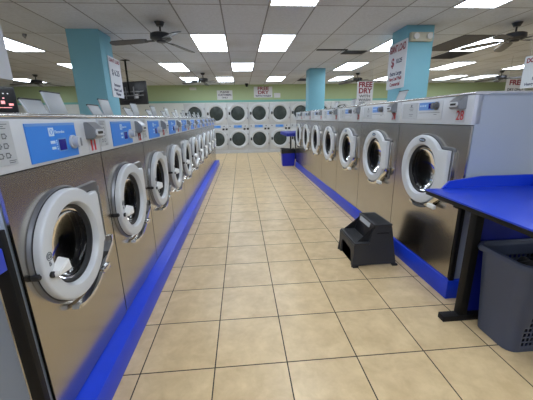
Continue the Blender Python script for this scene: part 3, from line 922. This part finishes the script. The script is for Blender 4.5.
# ------------------------------------------------------------------ signs
def sign(name, label, loc, rz, w, h, lines, wires=None, cat='sign'):
    """board centred at loc, facing local -Y"""
    t = tag(empty(name, loc, rz), label, cat)
    box('board', 'paper', t, -w / 2, w / 2, 0, .008, -h / 2, h / 2, 0)
    for (s, size, z, m, b, sx, *xo) in lines:
        text_obj(s, size, m, t, (xo[0] if xo else 0, -.0012, z), FRONT, 'lettering', bold=b, sx=sx)
    if wires:
        for x in (-w * .4, w * .4):
            bm = bmesh.new(); tube(bm, (x, .004, h / 2), (x, .004, h / 2 + wires), .003, 6); finish(bm, 'hanging_wire', 'alu', t)
    return t
sign('price_sign', 'white sign reading GIANT LOAD on the right teal column', (3.372, 3.765, 2.33), -PI / 2, .60, .735,
     [('GIANT LOAD', .155, .27, 'red_dark', .004, .56), ('$', .20, .06, 'red_dark', .005, 1, -.13), ('10.25', .095, .07, 'navy_ink', .003, 1, .08),
      ('Extra Large', .085, -.12, 'navy_ink', .002, 1), ('Heavy Load Wash', .085, -.205, 'red_dark', .002, .68), ('Commercial', .085, -.295, 'red_dark', .002, .8)])
sign('price_sign', 'white price sign on the aisle side of the left teal column', (-1.488, 4.30, 2.235), PI / 2, .50, .655,
     [('GIANT LOAD', .08, .27, 'red_dark', .002, .9), ('$ 6.25', .13, .08, 'navy_ink', .003, 1), ('Extractor', .07, -.12, 'navy_ink', .002, 1), ('Heavy Load', .07, -.20, 'navy_ink', .002, 1), ('Washer', .07, -.27, 'navy_ink', .002, 1)])
sign('price_sign', 'white hanging sign cut off at the top left corner of the picture', (-1.4, 1.30, 2.15), PI / 2, .56, .53,
     [], wires=.484)
sign('price_sign', 'white DOUBLE LOAD sign hanging at the right edge of the picture', (5.1, 2.79, 2.115), -PI / 2, .62, .46,
     [('DOUBLE LOAD', .09, .165, 'red_dark', .004, .9), ('$ 6.25', .10, .02, 'red_dark', .003, 1), ('Extra Load', .06, -.10, 'navy_ink', .001, 1), ('Heavy Duty Washer', .058, -.175, 'navy_ink', .001, 1)], wires=.554)
sign('free_dry_sign', 'white FREE DRY sign hanging over the right washer row', (4.18, 7.0, 2.16), 0, .46, .56,
     [('FREE', .19, .19, 'red_dark', .007, 1), ('DRY', .19, .03, 'red_dark', .007, 1), ('WITH', .10, -.11, 'ink', .003, 1.2), ('WASH', .10, -.21, 'ink', .003, 1.2)], wires=.459)
sign('free_dry_sign', 'small red lettered sign peeking over washer 28 left of the DOUBLE LOAD sign', (7.75, 6.0, 2.19), 0, .55, .34,
     [('FREE', .17, .08, 'red_dark', .006, 1.1), ('DRY ONLY', .09, -.09, 'ink', .003, 1)], wires=.539)
sign('free_dry_sign', 'white sign with large FREE DRY lettering on the back wall above the dryers', (1.69, YD + .008, 2.59), 0, .80, .44,
     [('FREE', .19, .14, 'red_dark', .006, 1.25), ('DRY', .19, -.02, 'red_dark', .006, 1.25), ('WITH WASH', .10, -.16, 'navy_ink', .003, 1.15)])
sign('wall_notice', 'pale three-line notice on the back wall left of the FREE DRY sign', (.04, YD + .008, 2.49), 0, .66, .38,
     [('PLEASE', .10, .115, 'ink', .003, 1.2), ('CUSTOMERS', .10, 0, 'navy_ink', .003, 1), ('ONLY', .09, -.11, 'ink', .003, 1.1)])
sign('wall_notice', 'small blank white notice on the back wall right of the FREE DRY sign', (2.30, YD + .008, 2.45), 0, .28, .19, [])

# devices
def emergency():
    t = tag(empty('emergency_light', (3.615, 3.549, 2.72)), 'beige emergency light with two lamp heads on the right teal column', 'emergency light')
    box('housing', 'beige', t, -.18, .18, -.07, .0012, -.065, .065, .006)
    for x in (-.11, .11):
        bm = bmesh.new(); cyl(bm, (x, -.085, .0), .045, .05, 'y', 24, .036); lh = finish(bm, 'lamp_head', 'frame_white', t)
emergency()
d = box('exit_unit', 'frame_white', None, -1.42, -1.14, YD - .05, YD + .0205, 2.70, 2.80, .006); tag(d, 'small white box fixture on the green wall behind the far fan', 'wall fixture')
bm = bmesh.new(); cyl(bm, (.98, 11.6, H - .03), .07, .058, 'z', 20); 
import mathutils
bmesh.ops.create_uvsphere(bm, u_segments=20, v_segments=10, radius=.055, matrix=Matrix.Translation((.98, 11.6, H - .075)))
d = finish(bm, 'dome_camera', 'black', None); tag(d, 'small dark dome camera on the ceiling near the back wall', 'camera')
bm = bmesh.new(); cyl(bm, (-2.79, 4.16, H - .02), .03, .038, 'z', 16); cyl(bm, (-2.79, 4.16, H - .05), .012, .03, 'z', 10)
d = finish(bm, 'sprinkler_head', 'alu', None); tag(d, 'small ceiling sprinkler head left of the left teal column', 'sprinkler')

# television on a ceiling pole, seen from behind
def tv():
    t = tag(empty('television', (-1.98, 6.5, 2.16), math.radians(-22)), 'dark television hanging from a ceiling pole beyond the left column', 'television')
    bm = bmesh.new(); bbox(bm, -.42, .42, 0, .05, -.27, .27, .01); finish(bm, 'tv_shell', 'tv_screen', t)
    bm = bmesh.new(); bbox(bm, -.40, .40, .0505, .053, -.25, .25); finish(bm, 'screen', 'black', t)
    bm = bmesh.new(); bbox(bm, -.26, .26, -.05, .0, -.16, .06, .008); finish(bm, 'rear_housing', 'tv_screen', t)
    bm = bmesh.new()
    for z in (.03, -.06): bbox(bm, -.38, .38, -.065, -.051, z - .012, z + .012)
    for x in (-.12, .12): bbox(bm, x - .012, x + .012, -.08, -.066, -.14, .14)
    finish(bm, 'mount_rail', 'alu', t, 0)
    bm = bmesh.new(); tube(bm, (0, -.10, -.05), (0, -.10, H - 2.161), .022, 14); finish(bm, 'ceiling_pole', 'black_metal', t)
    box('ceiling_plate', 'black_metal', t, -.09, .09, -.16, -.04, H - 2.16 - .012, H - 2.1605, 0)
    box('connector_label', 'paper', t, .10, .22, -.0545, -.0515, -.13, -.03, 0)
tv()

# black machine with lit red marks, far left
def vending():
    t = tag(empty('vending_machine', (-4.48, 5.23, 0), math.radians(36)), 'black vending machine with lit red marks at the far left', 'vending machine')
    box('cabinet', 'black', t, -.50, .50, -.4, .4, 0, 2.2, .02)
    box('front_frame', 'black_metal', t, -.48, .48, -.412, -.4, .1, 2.15, .003)
    bm = bmesh.new()
    for (x, z, w, h) in ((.16, 1.86, .07, .05), (.28, 1.90, .06, .06), (.40, 1.86, .07, .04), (.18, 1.80, .20, .012), (.34, 1.80, .12, .014), (.30, 1.98, .03, .02)):
        box('lit_mark', 'vend_red', t, x - w / 2, x + w / 2, -.416, -.412, z - h / 2, z + h / 2, 0)
    bm = bmesh.new()
    for x in (.30, .37): box('pale_mark', 'vend_white', t, x, x + .02, -.416, -.412, 2.06, 2.075, 0)
vending()

# ------------------------------------------------------------------ world, camera
w = bpy.data.worlds.new('sky'); S.world = w; w.use_nodes = True
bg = w.node_tree.nodes['Background']; bg.inputs[0].default_value = lin((196, 206, 222)); bg.inputs[1].default_value = 1.3

f_px, p, yw, r = 295.84, .2702, -.0792, -.0181
cyw, syw, cp, sp_ = math.cos(yw), math.sin(yw), math.cos(p), math.sin(p)
fw = Vector((-syw * cp, cyw * cp, -sp_)); rt = Vector((cyw, syw, 0)); up = rt.cross(fw)
rt2 = math.cos(r) * rt + math.sin(r) * up; up2 = -math.sin(r) * rt + math.cos(r) * up
cam = bpy.data.cameras.new('camera'); co = bpy.data.objects.new('camera', cam); COL.objects.link(co)
Mx = Matrix((rt2, up2, -fw)).transposed().to_4x4(); Mx.translation = Vector((.6782, -1.5349, 1.508))
co.matrix_world = Mx
cam.sensor_width = 36; cam.lens = 36 * f_px / 533; cam.clip_start = .05
S.camera = co
S.view_settings.view_transform = 'Standard'; S.view_settings.look = 'None'
S.view_settings.gamma = 1.0; S.view_settings.use_curve_mapping = False
S.view_settings.exposure = 0.0
S.cycles.max_bounces = 8
